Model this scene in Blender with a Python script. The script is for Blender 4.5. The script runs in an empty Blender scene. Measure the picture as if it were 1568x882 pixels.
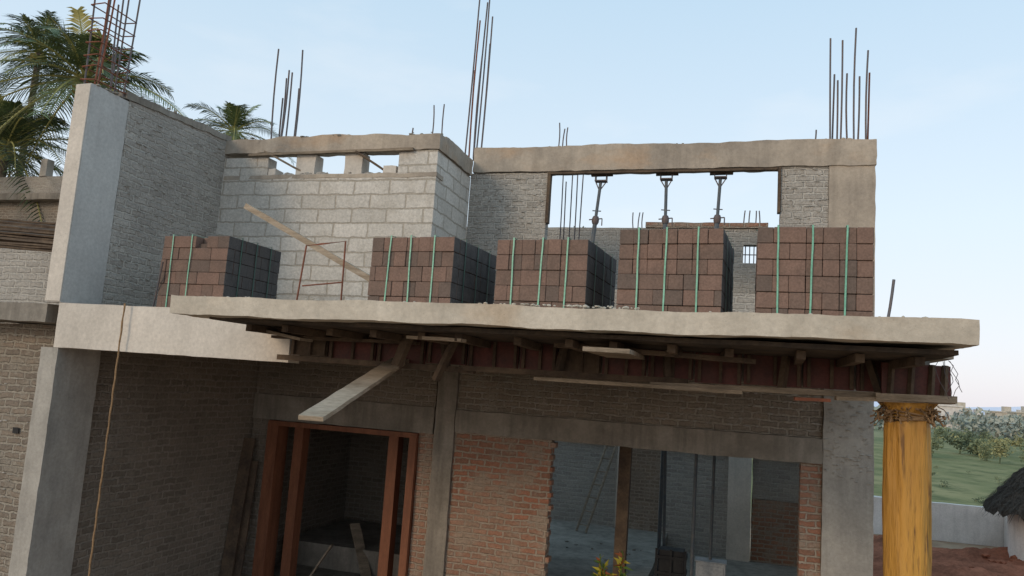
import bpy, bmesh, math, random
from mathutils import Vector, Matrix, noise
random.seed(7)
scene=bpy.context.scene
COL=scene.collection
GZ=-3.9
# ------------------------------------------------------------------ node helpers
class NT:
    def __init__(s,name,rough=0.9,spec=0.2):
        s.m=bpy.data.materials.new(name); s.m.use_nodes=True
        s.nt=s.m.node_tree; s.b=s.nt.nodes['Principled BSDF']
        s.b.inputs['Roughness'].default_value=rough
        s.b.inputs['Specular IOR Level'].default_value=spec
        s.tc=s.nt.nodes.new('ShaderNodeTexCoord')
    def new(s,t): return s.nt.nodes.new(t)
    def link(s,a,b): s.nt.links.new(a,b)
    def val(s,inp,v):
        if isinstance(v,bpy.types.NodeSocket): s.link(v,inp)
        else: inp.default_value=v
    def noise(s,scale,detail=6,rough=.6,vec=None,stretch=None,dist=0):
        v=vec or s.tc.outputs['Object']
        if stretch:
            mp=s.new('ShaderNodeMapping'); mp.inputs['Scale'].default_value=stretch
            s.link(v,mp.inputs['Vector']); v=mp.outputs[0]
        n=s.new('ShaderNodeTexNoise'); n.inputs['Scale'].default_value=scale
        n.inputs['Detail'].default_value=min(detail,4); n.inputs['Roughness'].default_value=rough
        n.inputs['Distortion'].default_value=dist
        s.link(v,n.inputs['Vector']); return n.outputs['Fac']
    def ramp(s,f,a,b,ca=(0,0,0,1),cb=(1,1,1,1)):
        r=s.new('ShaderNodeValToRGB'); s.link(f,r.inputs[0])
        r.color_ramp.elements[0].position=a; r.color_ramp.elements[1].position=b
        r.color_ramp.elements[0].color=ca; r.color_ramp.elements[1].color=cb
        return r.outputs[0]
    def mix(s,f,a,b,mode='MIX'):
        m=s.new('ShaderNodeMixRGB'); m.blend_type=mode
        s.val(m.inputs[0],f)
        for i,c in ((1,a),(2,b)):
            if isinstance(c,tuple): m.inputs[i].default_value=(c+(1,))[:4]
            else: s.link(c,m.inputs[i])
        return m.outputs[0]
    def math(s,op,a,b):
        m=s.new('ShaderNodeMath'); m.operation=op
        s.val(m.inputs[0],a); s.val(m.inputs[1],b); return m.outputs[0]
    def bump(s,h,strength=.5,dist=.01):
        b=s.new('ShaderNodeBump'); b.inputs['Strength'].default_value=strength
        b.inputs['Distance'].default_value=dist
        s.link(h,b.inputs['Height']); s.link(b.outputs[0],s.b.inputs['Normal'])
    def color(s,c):
        if isinstance(c,tuple): s.b.inputs['Base Color'].default_value=(c+(1,))[:4]
        else: s.link(c,s.b.inputs['Base Color'])

def concrete(name,base,dark,streak=.5,scale=1.3,warm=None,bs=.4):
    n=NT(name)
    f=n.ramp(n.noise(scale,9,.68),.36,.66)
    c=n.mix(f,dark,base)
    st=n.ramp(n.noise(3.0,5,.6,stretch=(2.2,2.2,.22)),.47,.75)
    c=n.mix(n.math('MULTIPLY',st,streak),c,tuple(x*.5 for x in dark))
    if warm:
        w=n.ramp(n.noise(.9,4,.6,stretch=(1,1,1.7)),.55,.7); c=n.mix(n.math('MULTIPLY',w,.5),c,warm)
    fine=n.ramp(n.noise(24,5,.7),.3,.75,(.84,.84,.84,1),(1.08,1.08,1.08,1))
    c=n.mix(1,c,fine,'MULTIPLY')
    pits=n.ramp(n.noise(50,2,.5),.67,.74,(1,1,1,1),(.5,.5,.5,1))
    c=n.mix(.5,c,pits,'MULTIPLY')
    n.color(c)
    n.bump(n.noise(9,8,.72),bs,.02); return n.m

def bricks(name,c1,c2,mortar,bw,bh,ms,warp=.02,bump=.9,bd=.02,stain=(.1,.095,.085),stainamt=.5,smear=.35,smearcol=None,lo=.42,hi=.68):
    n=NT(name)
    sep=n.new('ShaderNodeSeparateXYZ'); n.link(n.tc.outputs['Object'],sep.inputs[0])
    u=n.math('ADD',sep.outputs[0],sep.outputs[1])
    w1=n.math('MULTIPLY',n.math('SUBTRACT',n.noise(2.2,2,.6),.5),warp*3.4)
    w2=n.math('MULTIPLY',n.math('SUBTRACT',n.noise(15,2,.6),.5),warp*1.8)
    w3=n.math('MULTIPLY',n.math('SUBTRACT',n.noise(1.1,1,.5,stretch=(1,1,2)),.5),warp*4)
    cx=n.new('ShaderNodeCombineXYZ')
    n.link(n.math('ADD',u,n.math('ADD',w3,w2)),cx.inputs[0])
    n.link(n.math('ADD',sep.outputs[2],n.math('ADD',w1,w2)),cx.inputs[1])
    br=n.new('ShaderNodeTexBrick'); n.link(cx.outputs[0],br.inputs['Vector'])
    br.inputs['Scale'].default_value=1; br.inputs['Brick Width'].default_value=bw
    br.inputs['Row Height'].default_value=bh; br.inputs['Mortar Size'].default_value=ms
    br.inputs['Mortar Smooth'].default_value=.35; br.inputs['Bias'].default_value=0
    br.inputs['Color1'].default_value=c1+(1,); br.inputs['Color2'].default_value=c2+(1,)
    br.inputs['Mortar'].default_value=mortar+(1,)
    c=br.outputs['Color']
    sm=n.ramp(n.noise(3.2,8,.7),.50,.60)
    c=n.mix(n.math('MULTIPLY',sm,smear),c,smearcol or mortar)
    st=n.ramp(n.noise(.8,8,.65),lo,hi)
    c=n.mix(n.math('MULTIPLY',st,stainamt),c,stain)
    fine=n.ramp(n.noise(26,5,.7),.3,.75,(.76,.76,.76,1),(1.16,1.16,1.16,1))
    c=n.mix(1,c,fine,'MULTIPLY'); n.color(c)
    h=n.math('SUBTRACT',n.math('MULTIPLY',n.noise(20,7,.75),.9),br.outputs['Fac'])
    n.bump(h,bump,bd); return n.m

def simple(name,c1,c2,scale=8,rough=.8,bump=.3,stretch=None,bd=.01,spec=.2,fine=True):
    n=NT(name,rough,spec)
    if not fine:
        n.color(n.mix(n.ramp(n.noise(scale,2,.6),.35,.68),c1,c2)); return n.m
    c=n.mix(n.ramp(n.noise(scale,6,.65,stretch=stretch),.35,.68),c1,c2)
    c=n.mix(.6,c,n.ramp(n.noise(scale*9,3,.6,stretch=stretch),.3,.7,(.6,.6,.6,1),(1.2,1.2,1.2,1)),'MULTIPLY')
    n.color(c); n.bump(n.noise(scale*4,6,.7,stretch=stretch),bump,bd); return n.m

M={}
M['conc']=concrete('concrete_grey',(.46,.425,.375),(.33,.305,.27),.35)
M['conc_slab']=concrete('concrete_slab_edge',(.62,.55,.455),(.47,.415,.34),.2,1.0,(.45,.33,.22),.4)
M['conc_white']=concrete('concrete_pale_and_lit_face',(.70,.63,.55),(.56,.505,.44),.15,.8,None,.25)  # pale concrete, also the painted lit tone of the corner column front
M['conc_blue']=concrete('concrete_pale_column',(.56,.54,.505),(.46,.44,.415),.2,.8,None,.25)
M['conc_dark']=concrete('concrete_weathered',(.33,.295,.25),(.21,.185,.155),.6,1.6)
M['conc_cap']=concrete('concrete_cap_beam',(.50,.42,.335),(.33,.28,.23),.4,1.1,(.50,.32,.19))
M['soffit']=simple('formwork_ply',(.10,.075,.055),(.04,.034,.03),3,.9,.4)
M['block']=bricks('cement_blockwork',(.68,.63,.565),(.56,.52,.465),(.43,.38,.315),.62,.235,.017,.018,.6,.025,(.45,.405,.345),.4,.25)
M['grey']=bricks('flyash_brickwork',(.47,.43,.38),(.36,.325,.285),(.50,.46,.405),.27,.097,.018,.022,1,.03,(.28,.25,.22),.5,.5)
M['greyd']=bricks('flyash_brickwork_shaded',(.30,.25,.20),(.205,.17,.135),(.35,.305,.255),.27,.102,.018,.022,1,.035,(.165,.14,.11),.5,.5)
M['red']=bricks('red_clay_brickwork',(.42,.185,.115),(.29,.16,.11),(.42,.35,.28),.27,.10,.018,.022,1,.035,(.36,.275,.21),.65,.75,(.40,.33,.26),.38,.62)
M['mix']=bricks('mixed_brickwork',(.31,.25,.195),(.225,.185,.15),(.38,.335,.275),.27,.10,.020,.024,1,.035,(.19,.165,.135),.6,.8)
M['inner']=bricks('inner_brickwork',(.47,.43,.38),(.35,.32,.285),(.50,.46,.41),.27,.10,.018,.022,1,.03,(.3,.27,.235),.4,.5)
M['wood']=simple('weathered_wood',(.34,.27,.20),(.18,.14,.10),2.5,.85,.5,(1,1,6))
M['woodp']=simple('pale_plank_wood',(.46,.37,.28),(.27,.205,.14),3,.85,.5,(.6,.6,5))
M['woodd']=simple('dark_timber',(.15,.105,.07),(.07,.05,.038),3,.9,.5)
M['teak']=simple('primed_door_wood',(.25,.10,.052),(.165,.062,.033),2,.6,.2,(5,5,.7),.004,.3)
M['redform']=simple('red_steel_shutter',(.15,.04,.03),(.07,.028,.022),4,.6,.2,None,.005,.4)
M['steel']=simple('rebar_steel',(.10,.10,.115),(.14,.085,.065),5,.6,.2,None,.003,.5)
M['rust']=simple('rusty_rebar',(.27,.10,.06),(.17,.07,.045),5,.8,.2)
M['prop']=simple('painted_steel_prop',(.06,.08,.10),(.12,.12,.12),9,.5,.2,None,.003,.5)
M['strap']=simple('green_strap',(.22,.50,.36),(.15,.40,.27),5,.4,.1,None,.002,.5)
M['strapd']=simple('dark_green_strap',(.05,.13,.10),(.04,.09,.075),5,.4,.1,None,.002,.5)
M['soil']=simple('red_soil',(.36,.14,.085),(.20,.08,.05),1.5,1,.9,None,.06,0)
M['thatch']=simple('palm_thatch',(.15,.13,.11),(.06,.05,.045),4,1,1,(6,6,1),.05,0)
M['wwall']=concrete('limewashed_wall',(.76,.69,.64),(.60,.54,.49),.25,.6)
M['rope']=simple('coir_rope',(.38,.24,.13),(.24,.15,.08),30,.9,.8)
M['black']=simple('black_plastic_and_dark_openings',(.015,.015,.018),(.03,.03,.03),5,.5,.1)  # crate plastic, also the painted dark of the wall holes
M['box']=simple('grey_panel_box',(.36,.38,.40),(.28,.30,.32),3,.5,.1)
M['trunk']=simple('palm_trunk',(.24,.20,.16),(.12,.10,.08),4,.95,.8,(1,1,6),.03)
for i,(a,b) in enumerate([((.14,.18,.07),(.09,.125,.05)),((.065,.09,.045),(.045,.065,.035)),((.42,.37,.12),(.28,.27,.09))]):
    M['palm%d'%i]=simple('palm_leaf_%d'%i,a,b,2,.5,.1,None,.002,.4,False)
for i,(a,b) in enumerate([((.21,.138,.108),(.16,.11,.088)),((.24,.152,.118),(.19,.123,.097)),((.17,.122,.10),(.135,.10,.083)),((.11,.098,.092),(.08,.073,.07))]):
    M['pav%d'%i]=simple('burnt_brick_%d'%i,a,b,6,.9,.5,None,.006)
n=NT('yellow_wrap',.5,.3)
c=n.mix(n.ramp(n.noise(1.2,6,.6,stretch=(3,3,.6)),.35,.65),(.56,.29,.06),(.38,.19,.04))
c=n.mix(n.ramp(n.noise(5,6,.7,stretch=(3,3,.25)),.56,.66),c,(.18,.09,.03))
n.color(c); n.bump(n.noise(4,6,.6,stretch=(2.5,2.5,.3)),.9,.05); M['yellow']=n.m

# ------------------------------------------------------------------ mesh helpers
def finish(name,verts,faces,mats,parent=None,mi=None,smooth=True,angle=35):
    me=bpy.data.meshes.new(name); me.from_pydata(verts,[],faces)
    for m in (mats if isinstance(mats,list) else [mats]): me.materials.append(m)
    if mi: me.polygons.foreach_set('material_index',mi)
    if smooth:
        me.polygons.foreach_set('use_smooth',[True]*len(faces))
        me.set_sharp_from_angle(angle=math.radians(angle))
    me.update()
    o=bpy.data.objects.new(name,me); COL.objects.link(o)
    if parent: o.parent=parent
    return o
def empty(name,loc=(0,0,0)):
    e=bpy.data.objects.new(name,None); e.location=loc; COL.objects.link(e); return e
def disp(p,amp,f=4.0):
    v=noise.noise_vector(p*f); w=noise.noise_vector(p*f*4+Vector((9,3,1)))
    return p+v*amp+w*amp*.5
def boxdata(x0,x1,y0,y1,z0,z1,seg,amp,V,F,ztop=None,xf=None,pos=None):
    nx=max(1,round((x1-x0)/seg));ny=max(1,round((y1-y0)/seg));nz=max(1,round((z1-z0)/seg))
    idx={}
    def v(i,j,k):
        key=(i,j,k)
        if key not in idx:
            p=Vector((x0+(x1-x0)*i/nx,y0+(y1-y0)*j/ny,z0+(z1-z0)*k/nz))
            if ztop: p=ztop(p,k/nz)
            if amp: p=disp(p,amp)
            if xf: p=xf@p
            idx[key]=len(V); V.append(p)
        return idx[key]
    for i in range(nx):
        for j in range(ny):
            F.append((v(i,j,0),v(i,j+1,0),v(i+1,j+1,0),v(i+1,j,0)))
            F.append((v(i,j,nz),v(i+1,j,nz),v(i+1,j+1,nz),v(i,j+1,nz)))
    for i in range(nx):
        for k in range(nz):
            F.append((v(i,0,k),v(i+1,0,k),v(i+1,0,k+1),v(i,0,k+1)))
            F.append((v(i,ny,k),v(i,ny,k+1),v(i+1,ny,k+1),v(i+1,ny,k)))
    for j in range(ny):
        for k in range(nz):
            F.append((v(0,j,k),v(0,j,k+1),v(0,j+1,k+1),v(0,j+1,k)))
            F.append((v(nx,j,k),v(nx,j+1,k),v(nx,j+1,k+1),v(nx,j,k+1)))
def box(name,x0,x1,y0,y1,z0,z1,mat,parent=None,seg=.12,amp=.01,ztop=None,xf=None):
    V=[];F=[];boxdata(x0,x1,y0,y1,z0,z1,seg,amp,V,F,ztop,xf)
    return finish(name,V,F,mat,parent)
def beam_between(name,a,b,w,t,mat,parent=None,seg=.2,amp=.006,roll=0):
    a=Vector(a);b=Vector(b);d=b-a;L=d.length
    q=d.to_track_quat('X','Z').to_matrix().to_4x4()
    xf=Matrix.Translation(a)@q@Matrix.Rotation(roll,4,'X')
    return box(name,0,L,-w/2,w/2,-t/2,t/2,mat,parent,seg,amp,None,xf)
def tube(V,F,pts,r,n=6,cap=True):
    base=len(V)
    for i,p in enumerate(pts):
        p=Vector(p)
        d=(Vector(pts[min(i+1,len(pts)-1)])-Vector(pts[max(i-1,0)])).normalized()
        a=d.orthogonal().normalized(); b=d.cross(a)
        rr=r[i] if isinstance(r,(list,tuple)) else r
        for k in range(n):
            t=2*math.pi*k/n; V.append(p+(a*math.cos(t)+b*math.sin(t))*rr)
    for i in range(len(pts)-1):
        for k in range(n):
            F.append((base+i*n+k,base+i*n+(k+1)%n,base+(i+1)*n+(k+1)%n,base+(i+1)*n+k))
    if cap:
        F.append(tuple(base+k for k in range(n))[::-1]); F.append(tuple(base+(len(pts)-1)*n+k for k in range(n)))
def lump(V,F,p,r,sc):
    base=len(V)
    bm=bmesh.new(); bmesh.ops.create_icosphere(bm,subdivisions=1,radius=r)
    for v in bm.verts: V.append(p+Vector((v.co.x*sc.x,v.co.y*sc.y,v.co.z*sc.z))*random.uniform(.8,1.15))
    for f in bm.faces: F.append(tuple(base+v.index for v in f.verts))
    bm.free()
def rubble(name,segs,mat,parent,n=60,s=(.02,.06)):
    V=[];F=[]
    for _ in range(n):
        a,b,wd=random.choice(segs); t=random.random()
        p=Vector(a).lerp(Vector(b),t)+Vector((random.uniform(-wd,wd),random.uniform(-wd,wd),0))
        lump(V,F,p,random.uniform(*s),Vector((random.uniform(.7,1.8),random.uniform(.7,1.3),random.uniform(.4,.9))))
    return finish(name,V,F,mat,parent,smooth=False)
def mortar_snots(name,axis,c,u0,u1,z0,z1,row,mat,parent,n):
    V=[];F=[]
    for _ in range(n):
        u=random.uniform(u0,u1); z=round(random.uniform(z0,z1)/row)*row+random.uniform(-.01,.01)
        if axis=='y': lump(V,F,Vector((u,c,z)),random.uniform(.008,.02),Vector((random.uniform(1,3.5),.6,.7)))
        else: lump(V,F,Vector((c,u,z)),random.uniform(.008,.02),Vector((.6,random.uniform(1,3.5),.7)))
    return finish(name,V,F,mat,parent)

H=empty('unfinished_brick_house')
# ---- floor slab with cantilever (front edge Y=6.1)
def slabtop(p,k):
    p=p.copy(); t=(p.x+5.3)/7
    if p.y<7.5: p.z+=-.025+.045*t+.006*math.sin(p.x*1.9)+.004*math.sin(p.x*5.3)
    return p
V=[];F=[]
boxdata(-5.3,1.70,6.1,7.68,.475,.655,.06,.009,V,F,slabtop)
finish('cantilever_slab',V,F,M['conc_slab'],H)
box('porch_floor_slab',-8.38,2.0,7.95,15.3,.50,.655,M['conc_dark'],H,.3,.004)
box('left_room_ceiling',-8.38,-4.5,15.31,16.2,.50,.655,M['conc_dark'],H,.3,.004)
box('front_beam',-8.42,-4.95,7.70,7.94,.06,.64,M['conc_white'],H,.12,.007)
box('front_beam_inner',-4.94,1.75,7.74,7.94,.16,.62,M['conc_dark'],H,.2,.004)
rubble('slab_edge_mortar_lumps',[((-2.2,6.2,.67),(-.8,6.2,.68),.06),((-5.2,6.3,.65),(1.6,6.3,.69),.07)],M['conc_slab'],H,90,(.006,.02))
# soffit formwork
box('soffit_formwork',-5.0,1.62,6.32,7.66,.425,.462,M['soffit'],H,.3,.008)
for i in range(14):
    x=-4.8+i*.48+random.uniform(-.06,.06)
    beam_between('soffit_joist',(x,6.5+random.uniform(0,.25),.385),(x+random.uniform(-.08,.08),7.68,.385),.07,.07,M['woodd'],H)
x=-4.9
while x<1.6:
    w=random.uniform(.42,.62); z0=.14+random.uniform(-.015,.015)
    mt=M['redform'] if random.random()<.75 else M['woodd']
    box('beam_shutter_panel',x,x+w-.02,7.66,7.69,z0,.43,mt,H,.3,.004)
    for k in (0.03,w*.5,w-.06):
        box('shutter_rib',x+k,x+k+.03,7.62,7.657,z0+.01,.42,M['woodd'] if k else M['redform'],H,.5,.002)
    x+=w
for (a,b,w,t,m) in [((-4.98,7.56,.115),(-2.6,7.55,.10),.09,.06,'woodd'),((-2.7,7.50,.12),(-.4,7.54,.125),.1,.055,'woodd'),((-.75,7.44,.075),(1.72,7.46,.12),.1,.05,'wood'),
        ((-1.9,7.38,.06),(.1,7.4,.055),.09,.035,'wood'),((-4.9,7.3,.33),(-3.2,7.4,.35),.12,.03,'woodd'),((.9,7.35,.06),(1.85,7.4,.09),.12,.035,'wood'),
        ((-4.95,7.1,.40),(-4.3,7.0,.30),.2,.03,'wood'),((-1.6,6.9,.38),(.2,7.0,.33),.1,.04,'woodd'),((-3.4,7.3,.05),(-3.25,7.25,.42),.07,.1,'woodd'),((-3.0,6.7,.37),(-2.4,6.6,.36),.1,.03,'woodp'),
        ((.55,7.3,.03),(.85,7.32,.035),.1,.03,'rust'),((-2.95,7.35,-.02),(-2.75,7.3,.40),.09,.05,'woodd')]:
    beam_between('formwork_ledger',a,b,w,t,M[m],H)
for x in (-2.9,-1.7,-.6,.45,1.3):
    beam_between('formwork_strut',(x,7.52,.1),(x+random.uniform(-.1,.1),7.58,.42),.06,.06,M['woodd'],H)
box('column_head_shutter',1.28,1.80,7.36,7.40,.10,.40,M['redform'],H,.2,.006)
box('column_head_shutter_side',1.80,1.83,7.38,7.78,.10,.40,M['redform'],H,.2,.006)
beam_between('column_head_clamp',(1.22,7.32,.10),(1.86,7.33,.11),.07,.06,M['wood'],H)
for x in (1.34,1.5,1.66,1.76):
    beam_between('column_head_wedge',(x,7.33,.12),(x+.02,7.34,.40),.05,.03,M['woodd'],H)
# ---- left wing
box('corner_column_upper',-8.66,-8.405,7.70,8.36,.645,3.63,M['conc_blue'],H,.12,.007)
box('corner_column_lit_face',-8.655,-8.41,7.685,7.698,.66,3.62,M['conc_white'],H,.12,.002)  # paler skin, puts the lit look of the front face into its colour
box('corner_column_lower',-8.62,-8.34,7.705,8.40,GZ,.055,M['conc'],H,.12,.010)
def sidetop(p,k):
    p=p.copy(); p.z+=k*(.03*math.sin(p.y*5)+ (p.y-8.4)*.055); return p
box('side_wall_upper',-8.62,-8.41,8.37,10.68,.66,3.68,M['grey'],H,.1,.010,sidetop)
box('side_wall_coping',-8.64,-8.39,8.30,10.62,3.66,3.76,M['conc_dark'],H,.07,.02,lambda p,k:Vector((p.x,p.y,p.z+(p.y-8.4)*.055)))
mortar_snots('side_wall_mortar','x',-8.405,8.4,10.5,.9,3.6,.097,M['conc'],H,260)
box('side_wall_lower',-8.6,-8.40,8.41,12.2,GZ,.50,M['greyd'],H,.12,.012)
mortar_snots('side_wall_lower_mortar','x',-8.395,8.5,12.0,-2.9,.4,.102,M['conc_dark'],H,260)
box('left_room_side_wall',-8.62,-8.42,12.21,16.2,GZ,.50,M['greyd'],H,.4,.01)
box('wing_wall_lower',-15,-8.63,8.25,8.45,GZ,.36,M['mix'],H,.2,.012)
mortar_snots('wing_wall_mortar','y',8.24,-11.5,-8.7,-2.8,.2,.10,M['conc'],H,200)
for p in ((-9.5,-1.15),(-9.75,-2.35)):
    box('putlog_hole_dark_patch',p[0],p[0]+.11,8.225,8.235,p[1],p[1]+.08,M['black'],H,.05,.004)  # black patch proud of the wall, painting the dark inside of a hole
box('wing_canopy',-15,-8.67,7.75,8.6,.38,.62,M['conc_dark'],H,.15,.012)
box('wing_wall_upper',-15,-8.67,8.22,8.42,.63,1.36,M['grey'],H,.12,.012,lambda p,k:Vector((p.x,p.y,p.z-k*(p.x+8.7)*.05)))
V=[];F=[]
for i in range(26):
    t=i/25; x0=-13.5+random.uniform(-.6,.6)
    z=1.50+t*.55; y=8.3+t*.9
    a=Vector((x0,y,z+.12+random.uniform(0,.05))); b=Vector((-8.75+random.uniform(-.3,.05),y+random.uniform(-.1,.1),z-.13))
    q=(b-a).to_track_quat('X','Z').to_matrix().to_4x4()
    boxdata(0,(b-a).length,-.06,.06,-.012,.012,.4,.012,V,F,None,Matrix.Translation(a)@q@Matrix.Rotation(random.uniform(-.5,.5),4,'X'))
finish('roofing_timber_stack',V,F,M['woodd'])
# ---- white block wall  (Y=10.55)
for (a,b,z0,z1,m) in [(-8.44,-4.5,.66,3.17,'block'),(-8.44,-7.55,3.172,3.47,'block'),(-5.16,-4.5,3.172,3.535,'block')]:
    box('block_wall',a,b,10.55,10.79,z0,z1,M[m],H,.15,.006)
for (a,b,h) in [(-7.02,-6.66,.33),(-6.12,-5.80,.35),(-5.42,-5.2,.12),(-7.54,-7.4,.1)]:
    box('spacer_block',a,b,10.56,10.80,3.175,3.175+h,M['conc_white'],H,.08,.012)
box('block_wall_return',-4.74,-4.502,10.795,12.09,.66,3.53,M['block'],H,.15,.006)
box('block_wall_bed',-8.38,-4.49,10.545,10.80,3.10,3.165,M['conc_cap'],H,.08,.016)
def wav(p,k):
    p=p.copy(); p.z+=.02*math.sin(p.x*1.7)*(k)+.012*math.sin(p.x*7+2)*k; return p
box('block_wall_cap_beam',-8.42,-4.47,10.52,10.80,3.545,3.80,M['conc_cap'],H,.08,.016,wav)
box('return_cap_beam',-4.76,-4.47,10.81,12.06,3.545,3.83,M['conc_cap'],H,.08,.016)
rubble('wall_top_rubble',[((-8.5,8.4,3.78),(-8.5,10.5,3.88),.1),((-8.3,10.6,3.80),(-4.5,10.6,3.82),.1),((-4.6,10.6,3.83),(-4.6,12,3.84),.1),((-8.5,7.8,3.64),(-8.5,8.3,3.66),.1)],M['conc_dark'],H,110,(.01,.04))
rubble('gap_rubble',[((-7.5,10.65,3.18),(-5.2,10.65,3.18),.08)],M['conc'],H,30,(.03,.07))
beam_between('gap_shutter_board',(-7.9,10.5,3.50),(-4.9,10.5,3.54),.05,.04,M['wood'],H)
beam_between('gap_shutter_board',(-7.6,10.49,3.56),(-6.9,10.6,3.22),.06,.03,M['wood'],H)
beam_between('gap_shutter_board',(-5.9,10.49,3.52),(-5.4,10.6,3.22),.06,.03,M['woodd'],H)
# ---- main wall upper (Y=12.1)
box('upper_wall_left',-4.5,-3.10,12.10,12.32,.66,3.60,M['grey'],H,.12,.010)
box('upper_wall_sill',-3.10,.655,12.10,12.32,.66,1.62,M['grey'],H,.2,.010)
box('upper_wall_right',.655,1.345,12.10,12.32,.66,3.69,M['grey'],H,.12,.010)
mortar_snots('upper_wall_mortar','y',12.09,-4.4,-3.15,1.2,3.55,.097,M['conc'],H,150)
mortar_snots('upper_wall_mortar','y',12.09,.7,1.33,1.2,3.65,.097,M['conc'],H,80)
box('upper_right_column',1.35,2.0,12.08,12.36,.66,3.70,M['conc_cap'],H,.12,.012)
box('upper_right_side_wall',1.80,2.0,12.37,15.2,.66,3.1,M['grey'],H,.2,.010)
def capz(p,k):
    p=p.copy(); p.z+=(1-k)*(.03*(p.x+4.5)/6.5)+.012*math.sin(p.x*2.3)*k; return p
box('upper_ring_beam',-4.46,2.02,12.06,12.36,3.61,4.055,M['conc_cap'],H,.08,.014,capz)
rubble('ring_beam_crumbs',[((-4.4,12.2,4.06),(2,12.2,4.07),.1)],M['conc_cap'],H,60,(.01,.03))
box('opening_frame_side',-3.10,-3.05,12.06,12.2,2.72,3.60,M['woodd'],H,.3,.003)
box('opening_frame_head',-3.05,.6,12.04,12.1,3.555,3.59,M['woodd'],H,.3,.006,lambda p,k:Vector((p.x,p.y,p.z+.02*(p.x+3)/3.6)))
box('opening_frame_side',.61,.65,12.06,12.2,2.9,3.63,M['woodd'],H,.3,.003)
for a,b,z0,z1 in [(-6,.15,.66,3.28),(.15,.47,.66,2.60),(.15,.47,2.96,3.28),(.47,1.78,.66,3.28)]:
    box('rear_wall',a,b,15.0,15.2,z0,z1,M['inner'],H,.2,.006)
box('rear_wall_coping',-1.75,.6,14.96,15.24,3.285,3.39,M['red'],H,.12,.012)
V=[];F=[]
for i in range(4): tube(V,F,[(.19+i*.08,15.1,2.6),(.19+i*.08,15.1,2.96)],.010)
tube(V,F,[(.15,15.1,2.78),(.47,15.1,2.78)],.010)
finish('window_grill',V,F,M['steel'],H)
# ---- main wall lower
box('door_lintel',-8.38,-4.83,12.08,12.34,-.95,-.50,M['conc_dark'],H,.14,.012)
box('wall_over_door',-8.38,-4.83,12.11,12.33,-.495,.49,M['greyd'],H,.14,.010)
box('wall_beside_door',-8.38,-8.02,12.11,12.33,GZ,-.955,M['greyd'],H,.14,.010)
box('wall_right_of_door',-5.08,-4.80,12.11,12.33,GZ,-.955,M['red'],H,.14,.010)
box('mid_concrete_post',-4.79,-4.44,12.05,12.36,GZ,.49,M['conc_dark'],H,.12,.012,)
box('red_brick_pier',-4.435,-2.76,12.11,12.33,GZ,-.885,M['red'],H,.12,.012)
mortar_snots('pier_mortar','y',12.10,-4.4,-2.8,-3.8,-.9,.10,M['conc_cap'],H,240)
V=[];F=[]
for k in range(30):
    if k%2: boxdata(-2.765,-2.755+random.uniform(.01,.06),12.12,12.31,GZ+k*.1,GZ+k*.1+.082,.1,.006,V,F)
finish('pier_toothing',V,F,M['red'],H)
box('main_lintel',-4.43,1.315,12.06,12.36,-.88,-.51,M['conc_dark'],H,.12,.014)
box('wall_over_lintel',-4.43,1.315,12.11,12.33,-.505,.49,M['mix'],H,.14,.012)
mortar_snots('lintel_wall_mortar','y',12.10,-4.3,1.3,-.45,.45,.10,M['conc'],H,420)
mortar_snots('column_slurry','y',12.05,1.35,1.97,-1.1,.45,.03,M['conc'],H,160)
box('thin_brick_pier',1.02,1.315,12.11,12.33,GZ,-.885,M['red'],H,.12,.012)
box('lower_right_column',1.32,2.0,12.06,12.5,GZ,.49,M['conc'],H,.12,.012)
box('lower_right_side_wall',1.8,2.0,12.51,19,GZ,.49,M['inner'],H,.2,.01)
# interior
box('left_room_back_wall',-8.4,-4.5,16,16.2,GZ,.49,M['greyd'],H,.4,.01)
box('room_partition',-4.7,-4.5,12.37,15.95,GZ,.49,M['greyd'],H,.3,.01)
box('house_plinth',-8.3,2.0,12.4,13.4,GZ-.1,-3.75,M['conc_dark'],H,.3,.01)
box('inner_floor',-8.3,-1.35,13.45,19.0,GZ-.05,-3.32,M['conc_dark'],H,.3,.012)
box('inner_floor_low',-1.3,1.78,13.45,19.0,GZ-.05,-3.72,M['conc_dark'],H,.3,.012)
for a,b,z0,z1,m in [(-4.5,-2.45,GZ,.9,'inner'),(-2.45,-1.6,-.95,.9,'inner'),(-1.6,.0,GZ,.9,'inner'),(.55,1.78,-2.3,.9,'inner'),(.55,1.78,GZ,-2.31,'red')]:
    box('inner_back_wall',a,b,19,19.2,z0,z1,M[m],H,.25,.012)
box('inner_pale_column',.0,.52,18.85,19.25,GZ,.9,M['conc_white'],H,.2,.008)
box('inner_pale_column',-2.62,-2.46,18.85,19.0,-3.3,-.6,M['conc_white'],H,.2,.008)
box('inner_lintel',-4.5,1.78,18.9,18.99,-1.25,-.95,M['conc'],H,.2,.01)
box('rear_room_wall',-5,.5,21.5,21.6,GZ,1,M['mix'],H,.5,0)
box('rear_room_roof',-5,.5,19.25,21.6,1.0,1.12,M['conc_dark'],H,.5,0)
rubble('floor_debris',[((-4.3,14.5,-3.31),(-1.6,17,-3.31),.7),((-1.2,14,-3.71),(1.5,17,-3.71),.5)],M['conc_dark'],H,50,(.01,.04))
V=[];F=[]
tube(V,F,[(-.55,13.5,GZ),(-.53,13.5,.48)],.03,8); tube(V,F,[(-.27,14.2,GZ),(-.24,14.2,.48)],.028,8); tube(V,F,[(-1.35,16.5,GZ),(-1.33,16.5,.48)],.04,8); tube(V,F,[(-1.15,15.5,GZ),(-1.25,15.5,.48)],.03,8)
finish('standing_pipes',V,F,[M['prop']])
beam_between('timber_prop_post',(-1.75,13.45,GZ),(-1.72,13.45,.48),.2,.2,M['woodd'])
V=[];F=[]
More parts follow.
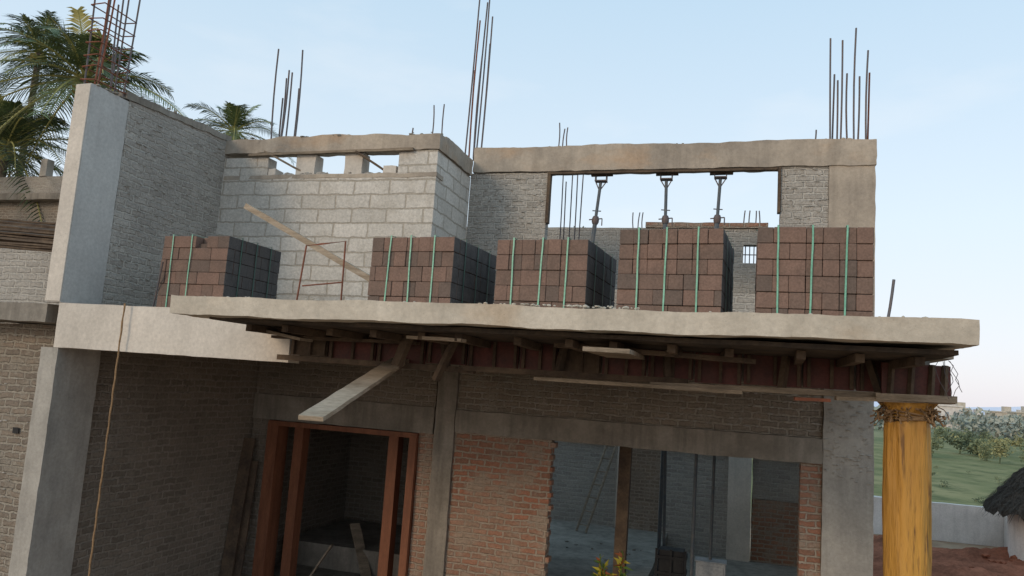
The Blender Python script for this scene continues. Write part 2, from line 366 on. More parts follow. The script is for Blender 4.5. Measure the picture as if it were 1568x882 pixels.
a0=Vector((-3.35,17.8,-3.3));b0=Vector((-2.75,18.7,-.9)); side=Vector((.24,-.1,0))
tube(V,F,[a0,b0],.03);tube(V,F,[a0+side,b0+side],.03)
for i in range(8):
    p=a0.lerp(b0,(i+.5)/8); tube(V,F,[p,p+side],.016)
finish('wooden_ladder',V,F,M['wood'])

D=empty('wooden_door_frame')
for nm,a,b,y0,y1 in [('post_1',-8.0,-7.78,12.02,12.36),('post_2',-7.55,-7.37,12.2,12.42),('post_3',-5.68,-5.50,12.2,12.42),('post_4',-5.22,-5.09,12.02,12.36)]:
    box(nm,a,b,y0,y1,GZ,-1.0,M['teak'],D,.4,.004)
box('head',-8.0,-5.09,12.03,12.2,-1.045,-.96,M['teak'],D,.4,.004)
beam_between('wooden_board',(-8.25,11.6,GZ),(-8.3,11.95,-1.3),.22,.03,M['woodd'])
beam_between('wooden_board',(-8.15,11.75,GZ),(-8.2,12.0,-1.7),.18,.03,M['woodd'])
beam_between('wooden_board',(-6.3,13.2,GZ),(-6.9,13.6,-2.9),.2,.03,M['wood'])
beam_between('wooden_board',(-7.2,12.5,-3.8),(-6.8,12.6,-3.1),.14,.03,M['wood'])

# ------------------------------------------------ rebar
def rebars(name,bars,r=.011,parent=H,hoops=None):
    V=[];F=[];mi=[]
    for b in bars:
        x,y,z0,z1=b[:4]; dx=b[4] if len(b)>4 else random.uniform(-.03,.03); m=b[5] if len(b)>5 else 0
        c=random.uniform(-.02,.02); n0=len(F)
        pts=[(x+dx*t+c*math.sin(t*3.1),y+c*t,z0+(z1-z0)*t) for t in (0,.25,.5,.75,1)]
        tube(V,F,pts,r,6); mi+= [m]*(len(F)-n0)
    for hp in (hoops or []):
        x0,x1,y0,y1,z=hp; n0=len(F)
        P=[(x0,y0,z),(x1,y0,z+random.uniform(-.02,.02)),(x1,y1,z),(x0,y1,z+random.uniform(-.02,.02)),(x0,y0,z)]
        for i in range(4): tube(V,F,[P[i],P[i+1]],r*.75,5)
        mi+=[1]*(len(F)-n0)
    return finish(name,V,F,[M['steel'],M['rust']],parent,mi)
rebars('rebar_corner_column',[(-8.62,7.78,3.5,5.3,-.06),(-8.62,8.0,3.5,5.7,.05),(-8.62,8.28,3.5,5.6),(-8.45,7.78,3.5,5.5,.02,1),(-8.45,8.05,3.5,5.1),(-8.45,8.28,3.5,5.7,.08),(-8.53,7.9,3.5,5.2,.1,1),(-8.53,8.15,3.5,5.0,-.07)],.012,H,
  [(-8.66,-8.42,7.74,8.32,z) for z in (3.72,3.9,4.06,4.25,4.42,4.6,4.8)])
rebars('rebar_block_wall',[(-7.61,10.65,3.75,5.43,-.04),(-7.5,10.75,3.75,4.95),(-7.42,10.65,3.75,5.05),(-7.33,10.65,3.75,5.0),(-7.24,10.75,3.75,4.75),(-7.15,10.65,3.75,5.40,-.05),(-7.55,10.78,3.75,4.6)],.014)
rebars('rebar_corner',[(-4.69,10.7,3.75,4.33),(-4.52,10.7,3.75,4.33,.0)],.011)
rebars('rebar_recess_corner',[(-4.68,12.2,3.9,6.95,.05),(-4.60,12.2,3.9,6.5,.02,1),(-4.55,12.3,3.9,6.9,.05),(-4.47,12.2,3.9,7.0,.03),(-4.4,12.25,3.9,6.6),(-4.64,12.3,3.9,5.6),(-4.5,12.15,3.9,5.8,.03),(-4.42,12.3,3.9,6.1)],.015)
rebars('rebar_mid',[(-2.98,12.2,4.0,4.52),(-2.9,12.2,4.0,4.4),(-2.82,12.2,4.0,4.42)],.012)
rebars('rebar_right_column',[(1.37,12.2,4.0,5.76),(1.48,12.3,4.0,5.1,.0),(1.52,12.2,4.0,5.72),(1.63,12.3,4.0,5.2),(1.71,12.2,4.0,5.90),(1.78,12.3,4.0,5.15),(1.88,12.2,4.0,5.52,.02),(1.92,12.3,4.0,5.2,.02,1),(1.41,12.3,4.0,5.2)],.014)
rebars('rebar_stub',[(1.14,12.2,4.0,4.26),(-5.0,10.7,3.7,3.95)],.012)
rebars('rebar_inner',[(-3.1+i*.09,13.2,.6,3.9+random.uniform(-.3,.5)) for i in range(5)]+[(-2.0+i*.09,15.1,3.2,3.62) for i in range(3)]+[(.15+i*.1,15.1,3.2,3.66) for i in range(4)],.012)
rebars('rebar_slab_end',[(1.22,6.9,.6,1.08,.07)],.012)
V=[];F=[]
tube(V,F,[(-5.12,8.0,.65),(-5.05,8.0,1.5),(-4.86,8.0,1.52),(-4.52,8.0,1.56),(-4.5,8.0,.65)],.011)
tube(V,F,[(-5.05,8.0,1.0),(-4.5,8.0,1.06)],.009)
finish('bent_rebar_frame',V,F,M['rust'])
V=[];F=[]
tube(V,F,[(-7.3,8.1,.65),(-7.1,7.95,1.25)],.01)
finish('rebar_offcut',V,F,M['steel'])
V=[];F=[]
tube(V,F,[(-7.30+.004*math.sin(i*1.3),7.62,.66-i*.06) for i in range(76)],[.009+.004*random.random() for _ in range(76)],7)
finish('hanging_coir_rope',V,F,M['rope'])

# ------------------------------------------------ steel props
def prop(x,y,z0,z1,lean=0):
    E=empty('steel_prop',(x,y,z0)); h=z1-z0
    def part(nm,fn,mat):
        V=[];F=[];fn(V,F); finish(nm,V,F,mat,E)
    L=lambda t:Vector((lean*(t-1),0,h*t))
    part('outer_tube',lambda V,F:tube(V,F,[L(0),L(.62)],.036,10),M['prop'])
    part('inner_tube',lambda V,F:tube(V,F,[L(.6),L(.97)],.026,10),M['prop'])
    part('collar',lambda V,F:tube(V,F,[L(.58),L(.60),L(.63),L(.65)],[.045,.06,.06,.045],12),M['steel'])
    part('handle',lambda V,F:(tube(V,F,[L(.62)+Vector((-.11,0,0)),L(.62)+Vector((.11,0,.02))],.01,6),tube(V,F,[L(.62)+Vector((.11,0,.02)),L(.62)+Vector((.11,0,-.1))],.01,6)),M['steel'])
    part('pin',lambda V,F:tube(V,F,[L(.70)+Vector((-.07,-.02,0)),L(.70)+Vector((.07,.02,0))],.009,6),M['steel'])
    part('fork_head',lambda V,F:(boxdata(-.10,.10,-.07,.07,h*.965,h*.975,.2,0,V,F),boxdata(-.10,-.085,-.05,.05,h*.975,h*.975+.11,.2,0,V,F),boxdata(.085,.10,-.05,.05,h*.975,h*.975+.11,.2,0,V,F),
        tube(V,F,[L(.90)+Vector((-.02,0,0)),Vector((-.095,0,h*.97))],.01,6),tube(V,F,[L(.90)+Vector((.02,0,0)),Vector((.095,0,h*.97))],.01,6)),M['steel'])
    part('base_plate',lambda V,F:boxdata(-.1-lean,.1-lean,-.08,.08,0,.012,.3,0,V,F),M['steel'])
prop(-2.2,12.2,1.63,3.52,.16); prop(-1.12,12.2,1.63,3.54,-.03); prop(-.26,12.2,1.63,3.56,.08)
for x in (-2.2,-1.12,-.26):
    beam_between('prop_head_timber',(x-.17,12.18,3.575),(x+.19,12.2,3.585),.1,.05,M['woodd'],H)

# ------------------------------------------------ brick pallets
def pallet(x,y,z,w,d,h,rot,nx,nz,straps,seed,missing=False):
    random.seed(seed)
    E=empty('brick_pallet',(x,y,z)); E.rotation_euler=(0,0,rot)
    V=[];F=[];mi=[]
    ny=8; cw=w/nx; cd=d/ny; ch=h/nz
    def brick(x0,x1,y0,y1,z0,z1,edge=False):
        g=.0016; a=random.uniform(-.003,.003);b=random.uniform(-.009,.009);n0=len(F); zj=random.uniform(0,.004)
        boxdata(x0+g+a,x1-g+a,y0+g+b,y1-g+b,z0+.001,z1-.002-zj,9,0,V,F)
        m=random.choice((0,0,1,1,2)); mm=[m]*(len(F)-n0)
        if edge: mm[-1]=3  # +X faces of the end bricks take the darker grey
        mi.extend(mm)
    def layout(span,cell):
        out=[]
        style=random.random()
        if style<.35: out.append(cell*random.choice((.5,1,1.5)))
        while True:
            last=out[-1] if out else 0
            stepn=cell*(2 if random.random()<(.55 if style<.5 else .15) else 1)
            if last+stepn>span-cell*.45: break
            out.append(last+stepn)
        return [0]+out+[span]
    for k in range(nz):
        z0=k*ch;z1=z0+ch
        for jrow in (0,ny-1):
            L=layout(w,cw)
            for q in range(len(L)-1):
                if missing and k==nz-1 and jrow==0 and .45<L[q]/w<.62: continue
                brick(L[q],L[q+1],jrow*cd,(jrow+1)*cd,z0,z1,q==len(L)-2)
        for i in (0,nx-1):
            L=layout(d-2*cd,cd)
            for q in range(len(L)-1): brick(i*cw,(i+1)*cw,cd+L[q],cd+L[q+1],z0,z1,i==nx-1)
    for i in range(1,nx-1):
        for jj in range(1,ny-1): brick(i*cw,(i+1)*cw,jj*cd,(jj+1)*cd,(nz-1)*ch,h)
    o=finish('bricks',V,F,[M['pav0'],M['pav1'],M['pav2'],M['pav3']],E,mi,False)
    bv=o.modifiers.new('b','BEVEL'); bv.width=.004; bv.segments=1
    box('core',cw*.5,w-cw*.5,cd*.5,d-cd*.5,0,h-ch*.6,M['pav2'],E,.5,0)
    V=[];F=[]
    for s in straps:
        sx=s*w; e=.013; t=.0075; sk=random.uniform(-.02,.02)
        def lean(p,k,sk=sk): return Vector((p.x+sk*(p.z/h),p.y,p.z))
        boxdata(sx-t,sx+t,-e,-e+.003,0,h+e,.1,.0035,V,F,lean); boxdata(sx+sk-t,sx+sk+t,-e,d+e,h+e-.003,h+e,.2,0,V,F)
        boxdata(sx-t,sx+t,d+e-.003,d+e,0,h+e,.5,0,V,F,lean)
    finish('straps',V,F,M['strap'],E)
    V=[];F=[]
    for s in (.22,.5,.78):
        sy=s*d; e=.015
        boxdata(w+e-.003,w+e,sy-.009,sy+.009,0,h+e,.5,0,V,F); boxdata(-e,w+e,sy-.009,sy+.009,h+e+.001,h+e+.004,.5,0,V,F)
    finish('side_straps',V,F,M['strapd'],E)
r=math.radians(-5)
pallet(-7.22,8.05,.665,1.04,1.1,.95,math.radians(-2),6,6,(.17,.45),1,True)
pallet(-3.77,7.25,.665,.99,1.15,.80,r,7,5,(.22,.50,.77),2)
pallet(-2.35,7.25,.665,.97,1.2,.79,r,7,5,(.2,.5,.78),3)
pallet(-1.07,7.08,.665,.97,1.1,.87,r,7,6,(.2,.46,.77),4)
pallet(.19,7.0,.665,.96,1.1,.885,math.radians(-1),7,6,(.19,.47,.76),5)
random.seed(21)
beam_between('wooden_plank',(-6.34,8.5,2.12),(-3.95,8.55,.95),.10,.075,M['woodp'])
beam_between('wooden_plank',(-3.55,7.9,.22),(-3.06,5.15,-.37),.20,.035,M['woodp'])
beam_between('wooden_plank',(-1.0,7.5,.33),(-.93,5.75,.30),.36,.035,M['wood'])

# ------------------------------------------------ yellow wrapped column
E=empty('wrapped_yellow_column',(1.53,7.58,0))
V=[];F=[];nr=90;ns=48
for i in range(nr+1):
    z=.08-(i/nr)*(4.0)
    for k in range(ns):
        a=2*math.pi*k/ns
        rr=.180+.016*noise.noise(Vector((math.cos(a)*2.2,math.sin(a)*2.2,z*.9)))+.012*noise.noise(Vector((math.cos(a)*6,math.sin(a)*6,z*1.5)))
        rr+=.012*max(0,math.sin(a*5+1.2*math.sin(z*1.7)))**6+.005*noise.noise(Vector((math.cos(a)*9,math.sin(a)*9,z*6)))
        t=.08-z
        rr+=.055*max(0,1-t/.09)*(1+.5*math.sin(a*9))-.018*math.exp(-((t-.14)/.035)**2)
        V.append(Vector((rr*math.cos(a),rr*math.sin(a),z)))
for i in range(nr):
    for k in range(ns): F.append((i*ns+k,i*ns+(k+1)%ns,(i+1)*ns+(k+1)%ns,(i+1)*ns+k))
finish('sheet_wrap',V,F,M['yellow'],E,angle=80)
V=[];F=[]
for q in range(5):
    pts=[]
    for k in range(25):
        a=2*math.pi*k/24
        pts.append((.190*math.cos(a),.190*math.sin(a),-.03-.016*q+.015*math.sin(a*2+q)))
    tube(V,F,pts,.009,5)
for q in range(46):
    a=random.uniform(-3.3,0.4); p=Vector((.2*math.cos(a),.2*math.sin(a),random.uniform(-.03,.05))); pts=[p]
    for s in range(5):
        p=p+Vector((random.uniform(-.03,.03)+.014*math.cos(a),random.uniform(-.03,.01),random.uniform(-.045,.015))); pts.append(p)
    tube(V,F,pts,random.uniform(.004,.010),5)
finish('rope_binding',V,F,M['rope'],E)
V=[];F=[]
for q in range(5):
    p=Vector((1.66+random.uniform(-.02,.06),6.9+q*.05,.42)); pts=[p]
    for s in range(6):
        p=p+Vector((random.uniform(-.03,.04),0,-random.uniform(.03,.07))); pts.append(p)
    tube(V,F,pts,.003,4)
finish('loose_tie_wires',V,F,M['steel'],H)

# ------------------------------------------------ palms
def palm(x,y,zc,L,nf,seed,zb=GZ,tr=.16):
    random.seed(seed)
    E=empty('coconut_palm_tree',(x,y,0))
    V=[];F=[]
    pts=[Vector((-(1-t)**2*.8,0,zb+(zc-zb)*t)) for t in [i/14 for i in range(15)]]
    tube(V,F,pts,[tr*(1.25-.45*i/14)+.012*(i%2) for i in range(15)],10)
    finish('trunk',V,F,M['trunk'],E)
    V=[];F=[];mi=[]
    for f in range(nf):
        az=f*2.39996+random.uniform(-.25,.25); u=f/nf
        el=math.radians(78-u*105+random.uniform(-8,8)); l=L*random.uniform(.82,1.12)*(.75+.25*min(1,u*2.5))
        d0=Vector((math.cos(az)*math.cos(el),math.sin(az)*math.cos(el),math.sin(el)))
        N=38; P=[]; droop=random.uniform(.45,.85)*(.6+.5*u)
        for i in range(N+1):
            t=i/N
            P.append(Vector((0,0,zc))+d0*l*t*(1-.12*t)+Vector((0,0,-droop*l*t*t*.75)))
        n0=len(F)
        pp_=P[::4]+[P[-1]]
        tube(V,F,pp_,[.04*(1-.8*i/11)*L/3.5 for i in range(len(pp_))],5)
        mat=0 if random.random()<.6 else 1
        if u>.8 and random.random()<.5: mat=2
        if u<.12: mat=2 if random.random()<.4 else 0
        mi+=[2]*(len(F)-n0)
        tw=random.uniform(-.5,.5)
        for i in range(4,N+1):
            t=i/N; d=(P[min(i+1,N)]-P[i-1]).normalized()
            s=d.cross(Vector((0,0,1)))
            if s.length<.05: s=Vector((1,0,0))
            s.normalize(); s=(Matrix.Rotation(tw*t,3,d)@s); upv=s.cross(d)
            ll=l*.26*math.sin(min(1,.25+t*.9)*math.pi*.97)**.6+.06*l
            for sg in (-1,1):
                ln=ll*random.uniform(.7,1.1); dr=random.uniform(.3,.9)
                e=(s*sg*.8+d*.6+upv*.15).normalized()
                w=d*(.019*L/3.5*1.3)
                b=P[i]; m=b+e*ln*.5+Vector((0,0,-dr*ln*.12)); q=b+e*ln+Vector((0,0,-dr*ln*.55))
                k=len(V); V.extend([b-w*.6,b+w*.6,m+w,m-w,q])
                F.append((k,k+1,k+2,k+3)); F.append((k+3,k+2,k+4)); mi+=[mat if random.random()<.85 else 0]*2
    finish('fronds',V,F,[M['palm0'],M['palm1'],M['palm2']],E,mi,False)
    V=[];F=[]
    for i in range(9):
        a=i*.7; bm=bmesh.new(); bmesh.ops.create_icosphere(bm,subdivisions=2,radius=.13*L/3.5); k=len(V)
        for v in bm.verts: V.append(v.co+Vector((.25*math.cos(a),.25*math.sin(a),zc-.25-.08*(i%3))))
        for ff in bm.faces: F.append(tuple(k+v.index for v in ff.verts))
        bm.free()
    finish('coconuts',V,F,M['palm2'],E)
palm(-22.7,20.5,9.8,4.3,34,3)
palm(-27.2,21.5,7.7,4.2,36,5)
palm(-24.4,31,11.6,3.3,24,8)
palm(-6.3,30,5.6,2.0,16,11)
palm(-33,27,14.5,3.6,26,12)

# ------------------------------------------------ neighbouring house at left
NH=empty('neighbouring_house')
box('walls',-34,-21.8,21,29,GZ,5.4,M['mix'],NH,1,.01)
box('roof_slab',-34.3,-21.5,20.6,29.3,5.41,5.65,M['conc_dark'],NH,.6,.02)
box('parapet',-27,-21.7,20.9,21.1,5.66,6.35,M['grey'],NH,.3,.01)
box('roof_post',-24.6,-24.3,20.85,21.15,6.36,7.0,M['conc'],NH,.2,.01)
box('window_shade',-30,-25,20.3,20.99,4.3,4.5,M['conc'],NH,.5,.01)
box('window_dark',-28,-26,20.95,20.99,2.6,4.2,M['black'],NH,.5,0)

# ------------------------------------------------ ground and right-hand landscape
n=NT('ground_mat',1,.05)
sep=n.new('ShaderNodeSeparateXYZ'); n.link(n.tc.outputs['Object'],sep.inputs[0])
soil=n.mix(n.ramp(n.noise(.9,8,.7),.35,.65),(.28,.17,.11),(.44,.31,.21))
grass=n.mix(n.ramp(n.noise(.12,8,.7),.38,.62),(.17,.185,.085),(.30,.275,.14))
grass=n.mix(n.ramp(n.noise(.5,6,.7),.5,.66),grass,(.13,.145,.07))
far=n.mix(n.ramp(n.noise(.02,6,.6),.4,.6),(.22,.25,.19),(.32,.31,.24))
t1=n.math('ADD',sep.outputs[1],n.math('MULTIPLY',n.noise(.4,4,.6),6))
c=n.mix(n.ramp(n.math('DIVIDE',t1,60),.50,.55),soil,grass)
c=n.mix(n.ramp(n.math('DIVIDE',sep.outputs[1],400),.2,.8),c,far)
n.color(c); n.bump(n.noise(6,8,.75),.8,.08)
V=[];F=[]
xs=[-3000,-800,-200,-60,-20]+[x*1.0 for x in range(-15,41,1)]+[60,120,300,900,3000]
ys=[-400,-60,-10]+[y*1.0 for y in range(-5,60,1)]+[75,100,150,250,500,1200,4000]
for yy in ys:
    for xx in xs:
        z=GZ-.02
        if 25<yy<400 and abs(xx)<400: z+=.25*noise.noise(Vector((xx*.08,yy*.08,0)))
        V.append(Vector((xx,yy,z)))
nx=len(xs)
for j in range(len(ys)-1):
    for i in range(nx-1): F.append((j*nx+i,j*nx+i+1,(j+1)*nx+i+1,(j+1)*nx+i))
finish('ground',V,F,n.m,smooth=True,angle=80)
V=[];F=[];NX=90;NY=110
for j in range(NY+1):
    for i in range(NX+1):
        x=3+9*i/NX;y=14.5+11*j/NY
        e=min(1,min(i,NX-i)/10)*min(1,min(j,NY-j)/12)
        p=Vector((x,y,0))
        h=.22+.35*noise.noise(p*.45)+.18*noise.noise(p*1.3)+.12*abs(noise.noise(p*3.5))+.05*noise.noise(p*9)
        V.append(Vector((x,y,GZ-.06+max(0,h)*e)))
for j in range(NY):
    for i in range(NX):
        a=j*(NX+1)+i; F.append((a,a+1,a+NX+2,a+NX+1))
finish('soil_mound',V,F,M['soil'],angle=60)
rubble('soil_clods',[((4.5,17,-3.75),(9,24,-3.7),1.3)],M['soil'],None,180,(.04,.16))
W=empty('compound_wall')
box('wall',2.3,8.3,26.8,27.05,GZ-.1,-2.80,M['wwall'],W,.3,.02)
box('wall_return',8.05,8.29,22.5,26.78,GZ-.1,-2.9,M['wwall'],W,.3,.02)
T=empty('thatched_hut',(8.8,23.8,0))
V=[];F=[];nr=16;ns=64
for i in range(nr+1):
    t=i/nr
    for k in range(ns):
        a=2*math.pi*k/ns; rr=.05+2.0*t**.7; p=Vector((rr*math.cos(a),rr*math.sin(a),-.85-1.65*t**1.2))
        rr+=.14*noise.noise(p*3)+.07*noise.noise(p*9); z=p.z+.12*noise.noise(p*4+Vector((5,0,0)))-(.16*random.random() if i==nr else 0)
        V.append(Vector((rr*math.cos(a),rr*math.sin(a),z)))
for i in range(nr):
    for k in range(ns): F.append((i*ns+k,(i+1)*ns+k,(i+1)*ns+(k+1)%ns,i*ns+(k+1)%ns))
for _ in range(3200):
    a=random.uniform(0,6.283);t=random.uniform(.02,1.0);rr=.08+2.02*t**.7
    b=Vector((rr*math.cos(a),rr*math.sin(a),-.81-1.65*t**1.2)); o=Vector((math.cos(a),math.sin(a),0)); s=Vector((-math.sin(a),math.cos(a),0))*.018
    e=b+o*random.uniform(.1,.28)+Vector((0,0,-random.uniform(.05,.35)))+s*random.uniform(-5,5)
    k=len(V);V.extend([b-s,b+s,e]);F.append((k,k+1,k+2))
finish('thatch_roof',V,F,M['thatch'],T,smooth=False)
V=[];F=[];ns=32
for i in range(6):
    for k in range(ns):
        a=2*math.pi*k/ns; V.append(Vector((1.5*math.cos(a),1.5*math.sin(a),GZ-.1+i*.31)))
for i in range(5):
    for k in range(ns): F.append((i*ns+k,i*ns+(k+1)%ns,(i+1)*ns+(k+1)%ns,(i+1)*ns+k))
finish('mud_wall',V,F,M['wwall'],T)
def leafmass(name,blobs,mats,size,per):
    V=[];F=[];mi=[]
    for (x,y,z,r,h) in blobs:
        tone=random.randrange(len(mats)); subs=[(Vector((random.uniform(-.6,.6)*r,random.uniform(-.5,.5)*r,h*random.uniform(.2,.85))),random.uniform(.3,.6)*r) for _ in range(7)]
        for _ in range(per):
            c,sr=random.choice(subs)
            d=Vector((random.gauss(0,1),random.gauss(0,1),random.gauss(0,1))).normalized()*sr*random.uniform(.6,1.05)
            p=Vector((x,y,z))+c+Vector((d.x,d.y,d.z*.8*h/(1.4*r)))
            if p.z<z: p.z=z+.05
            a=Vector((random.uniform(-1,1),random.uniform(-1,1),random.uniform(-1,1))).normalized()*size*random.uniform(.5,1.3)*r
            b=a.orthogonal().normalized()*size*.6*r
            k=len(V);V.extend([p-a,p+b,p+a,p-b]);F.append((k,k+1,k+2,k+3)); 
            mi.append(tone if random.random()<.75 else random.randrange(len(mats)))
        n0=len(F); tube(V,F,[(x,y,z-.2),(x+.1*r,y,z+h*.5)],[.06*r,.03*r],5); mi+=[0]*(len(F)-n0)
    return finish(name,V,F,mats,None,mi,False)
fm=[simple('foliage_dark',(.12,.14,.075),(.085,.105,.06),1,.8,.1,fine=False),simple('foliage_green',(.20,.215,.11),(.15,.17,.09),1,.8,.1,fine=False),simple('foliage_yellow',(.40,.355,.15),(.28,.265,.13),1,.8,.1,fine=False)]
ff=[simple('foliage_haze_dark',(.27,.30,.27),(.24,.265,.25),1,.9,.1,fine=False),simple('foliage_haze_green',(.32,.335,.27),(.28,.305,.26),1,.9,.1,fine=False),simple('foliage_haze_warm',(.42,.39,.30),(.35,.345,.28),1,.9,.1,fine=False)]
bl=[]
for _ in range(60):
    y=random.uniform(66,120); x=y*random.uniform(.20,.44)
    bl.append((x,y,GZ,random.uniform(.6,1.5),random.uniform(.8,2.2)))
leafmass('roadside_bushes',bl,[fm[0],fm[1],fm[2],fm[1]],.12,340)
bl=[]
for _ in range(24):
    y=random.uniform(34,60); x=y*random.uniform(.22,.45)
    bl.append((x,y,GZ,random.uniform(.15,.45),random.uniform(.15,.4)))
leafmass('field_shrubs',bl,fm,.12,90)
bl=[]
for _ in range(190):
    y=random.uniform(130,420); x=y*random.uniform(.17,.46); r=random.uniform(2.2,4.5)
    bl.append((x,y,GZ,r,random.uniform(2.2,4.8)))
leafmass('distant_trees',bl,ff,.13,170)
bl=[(6.4+random.uniform(-.6,.6),28+random.uniform(0,2),GZ,random.uniform(.4,.7),random.uniform(.6,1.1)) for _ in range(5)]
leafmass('wall_shrubs',bl,[fm[0],fm[1]],.12,260)
B=empty('distant_town')
for i in range(30):
    y=random.uniform(200,480); x=y*random.uniform(.19,.46); w=random.uniform(4,9);h=random.uniform(3.0,5.6)
    m=random.choice([M['wwall'],M['wwall'],M['conc_slab']])
    V=[];F=[];boxdata(x,x+w,y,y+8,GZ,GZ+h,20,0,V,F);boxdata(x-.3,x+w+.3,y-.3,y+8.3,GZ+h,GZ+h+.4,20,0,V,F);boxdata(x+w*.6,x+w*.9,y+2,y+5,GZ+h+.4,GZ+h+2.2,20,0,V,F)
    n0=len(F)
    for q in range(4):
        wx=x+w*(.12+.22*q); boxdata(wx,wx+w*.1,y-.06,y-.02,GZ+h*.45,GZ+h*.75,20,0,V,F)
    finish('building',V,F,[m,M['box']],B,[0]*n0+[1]*(len(F)-n0),False)
V=[];F=[];
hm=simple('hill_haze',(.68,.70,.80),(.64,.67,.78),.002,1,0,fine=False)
for i in range(121):
    x=-2600+i*65; h=30+110*max(0,noise.noise(Vector((i*.07,2,0)))+.15)+14*noise.noise(Vector((i*.4,5,0)))
    if 1150<x<2400: h+=45*math.sin((x-1150)/1250*math.pi)
    V.extend([Vector((x,3400,GZ-5)),Vector((x,3500,GZ+max(4,h)))])
for i in range(120): F.append((2*i,2*i+2,2*i+3,2*i+1))
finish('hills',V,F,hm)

# ------------------------------------------------ yard items
V=[];F=[]
boxdata(-.5,0.0,14.0,14.3,-3.7,-2.86,.5,0,V,F); boxdata(-.47,-.03,13.985,13.998,-3.6,-2.92,.5,0,V,F); boxdata(-.09,-.06,13.96,13.985,-3.3,-3.2,.5,0,V,F); boxdata(-.52,.02,13.97,14.32,-2.858,-2.84,.5,0,V,F)
o=finish('electrical_panel_box',V,F,M['box']); o.modifiers.new('b','BEVEL').width=.008
V=[];F=[]
for i in range(4):
    z=-3.7+i*.27
    boxdata(-1.2,-.66,14.0,14.04,z,z+.05,1,0,V,F);boxdata(-1.2,-.66,14.4,14.44,z,z+.05,1,0,V,F);boxdata(-1.2,-1.16,14.04,14.4,z,z+.05,1,0,V,F);boxdata(-.70,-.66,14.04,14.4,z,z+.05,1,0,V,F)
for xx in (-1.2,-.95,-.70): boxdata(xx,xx+.04,13.995,14.0,-3.7,-2.72,1,0,V,F)
boxdata(-1.15,-.71,14.05,14.39,-3.7,-2.75,1,0,V,F)
finish('black_plastic_crate',V,F,M['black'])
P=empty('croton_plant',(-1.5,11.0,0))
V=[];F=[];mi=[]
for s in range(9):
    a=random.uniform(0,6.28);top=Vector((.28*math.cos(a)*random.random(),.28*math.sin(a)*random.random(),-2.43+random.uniform(-.2,.12)))
    n0=len(F);tube(V,F,[(0,0,GZ+.3),(top.x*.5,top.y*.5,-3.1),top],[.02,.014,.008],5);mi+=[0]*(len(F)-n0)
    for l in range(32):
        t=random.uniform(.35,1);b=Vector((0,0,GZ+.3)).lerp(top,t);az=random.uniform(0,6.28);el=random.uniform(-.1,1.2)
        d=Vector((math.cos(az)*math.cos(el),math.sin(az)*math.cos(el),math.sin(el)));sd=d.orthogonal().normalized()*.024;L=random.uniform(.12,.2)
        k=len(V);V.extend([b,b+d*L*.4+sd,b+d*L+Vector((0,0,-.03)),b+d*L*.4-sd]);F.append((k,k+1,k+2,k+3));mi.append(random.choice((0,0,1,1,2)))
finish('leaves',V,F,[simple('croton_green',(.10,.15,.03),(.06,.10,.02),5,.4,.1,fine=False),simple('croton_yellow',(.48,.38,.045),(.34,.28,.03),5,.4,.1,fine=False),simple('croton_red',(.28,.09,.03),(.2,.06,.03),5,.4,.1,fine=False)],P,mi,False)
V=[];F=[];tube(V,F,[(0,0,GZ),(0,0,GZ+.02),(0,0,GZ+.36),(0,0,GZ+.40)],[.15,.16,.22,.235],20)
finish('pot',V,F,M['rust'],P)

# ------------------------------------------------ world, sun
EL=math.radians(20); AZ=math.radians(208)
w=bpy.data.worlds.new('World'); scene.world=w; w.use_nodes=True
nt=w.node_tree; bg=nt.nodes['Background']
def wn(t): return nt.nodes.new(t)
sky=wn('ShaderNodeTexSky'); sky.sky_type='NISHITA'; sky.sun_disc=False
sky.sun_elevation=EL; sky.sun_rotation=AZ; sky.air_density=1.0; sky.dust_density=2.0; sky.ozone_density=1.0; sky.altitude=300
tc=wn('ShaderNodeTexCoord'); sp=wn('ShaderNodeSeparateXYZ'); nt.links.new(tc.outputs['Generated'],sp.inputs[0])
hr=wn('ShaderNodeValToRGB'); nt.links.new(sp.outputs[2],hr.inputs[0])
hr.color_ramp.elements[0].position=0.0; hr.color_ramp.elements[0].color=(.84,.80,.86,1)
hr.color_ramp.elements[1].position=.70; hr.color_ramp.elements[1].color=(.40,.64,.84,1)
e=hr.color_ramp.elements.new(.22); e.color=(.74,.84,.92,1)
sc=wn('ShaderNodeMixRGB'); sc.blend_type='MULTIPLY'; sc.inputs[0].default_value=1; sc.inputs[2].default_value=(7.8,7.8,7.8,1); nt.links.new(hr.outputs[0],sc.inputs[1])
hz=wn('ShaderNodeMixRGB'); hz.inputs[0].default_value=.8; nt.links.new(sky.outputs[0],hz.inputs[1]); nt.links.new(sc.outputs[0],hz.inputs[2])
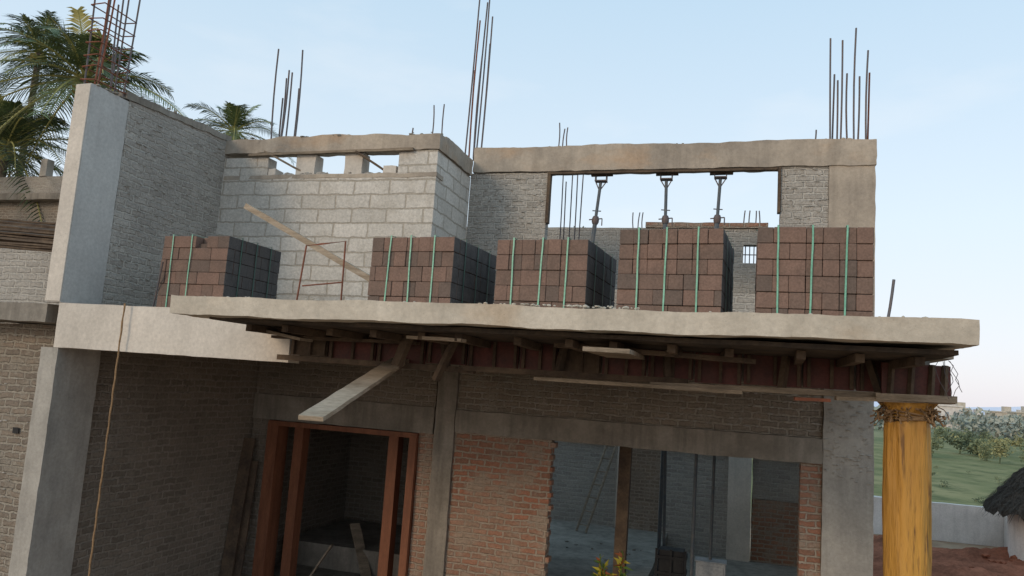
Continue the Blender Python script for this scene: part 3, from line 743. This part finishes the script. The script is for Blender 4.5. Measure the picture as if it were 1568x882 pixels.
mp=wn('ShaderNodeMapping'); mp.inputs['Scale'].default_value=(1,1,3.2); mp.inputs['Location'].default_value=(.35,0,.1)
nz=wn('ShaderNodeTexNoise'); nz.inputs['Scale'].default_value=2.2; nz.inputs['Detail'].default_value=6; nz.inputs['Roughness'].default_value=.55
rp=wn('ShaderNodeValToRGB'); rp.color_ramp.elements[0].position=.55; rp.color_ramp.elements[1].position=.9; rp.color_ramp.elements[1].color=(.45,.45,.45,1)
mx=wn('ShaderNodeMixRGB'); mx.inputs[2].default_value=(6.9,6.8,6.8,1)
nt.links.new(tc.outputs['Generated'],mp.inputs[0]); nt.links.new(mp.outputs[0],nz.inputs['Vector']); nt.links.new(nz.outputs['Fac'],rp.inputs[0])
nt.links.new(rp.outputs[0],mx.inputs[0]); nt.links.new(hz.outputs[0],mx.inputs[1]); nt.links.new(mx.outputs[0],bg.inputs[0])
bg.inputs[1].default_value=.15
sd=Vector((math.sin(AZ)*math.cos(EL),math.cos(AZ)*math.cos(EL),math.sin(EL)))
su=bpy.data.lights.new('sun','SUN'); su.energy=1.1; su.angle=math.radians(14); su.color=(1,.80,.58)
so=bpy.data.objects.new('sun',su); COL.objects.link(so); so.rotation_euler=sd.to_track_quat('Z','Y').to_euler()

# ------------------------------------------------ camera
f=1150;rs=.068;pp=145;nn=math.hypot(1,rs);c_,s_=1/nn,rs/nn
th=math.atan2(pp,f);psi=math.radians(16.6)
Fw=Vector((-math.sin(psi)*math.cos(th),math.cos(psi)*math.cos(th),math.sin(th)))
R0=Vector((math.cos(psi),math.sin(psi),0)); U0=R0.cross(Fw)
R=R0*c_+U0*s_; U=U0*c_-R0*s_
cam=bpy.data.cameras.new('camera'); co=bpy.data.objects.new('camera',cam); COL.objects.link(co)
m=Matrix((R,U,-Fw)).transposed().to_4x4(); co.matrix_world=m
cam.sensor_width=36; cam.lens=36*1150/1568; cam.clip_end=9000; cam.clip_start=.05
scene.camera=co
scene.view_settings.view_transform='Standard'; scene.view_settings.look='None'; scene.view_settings.exposure=0
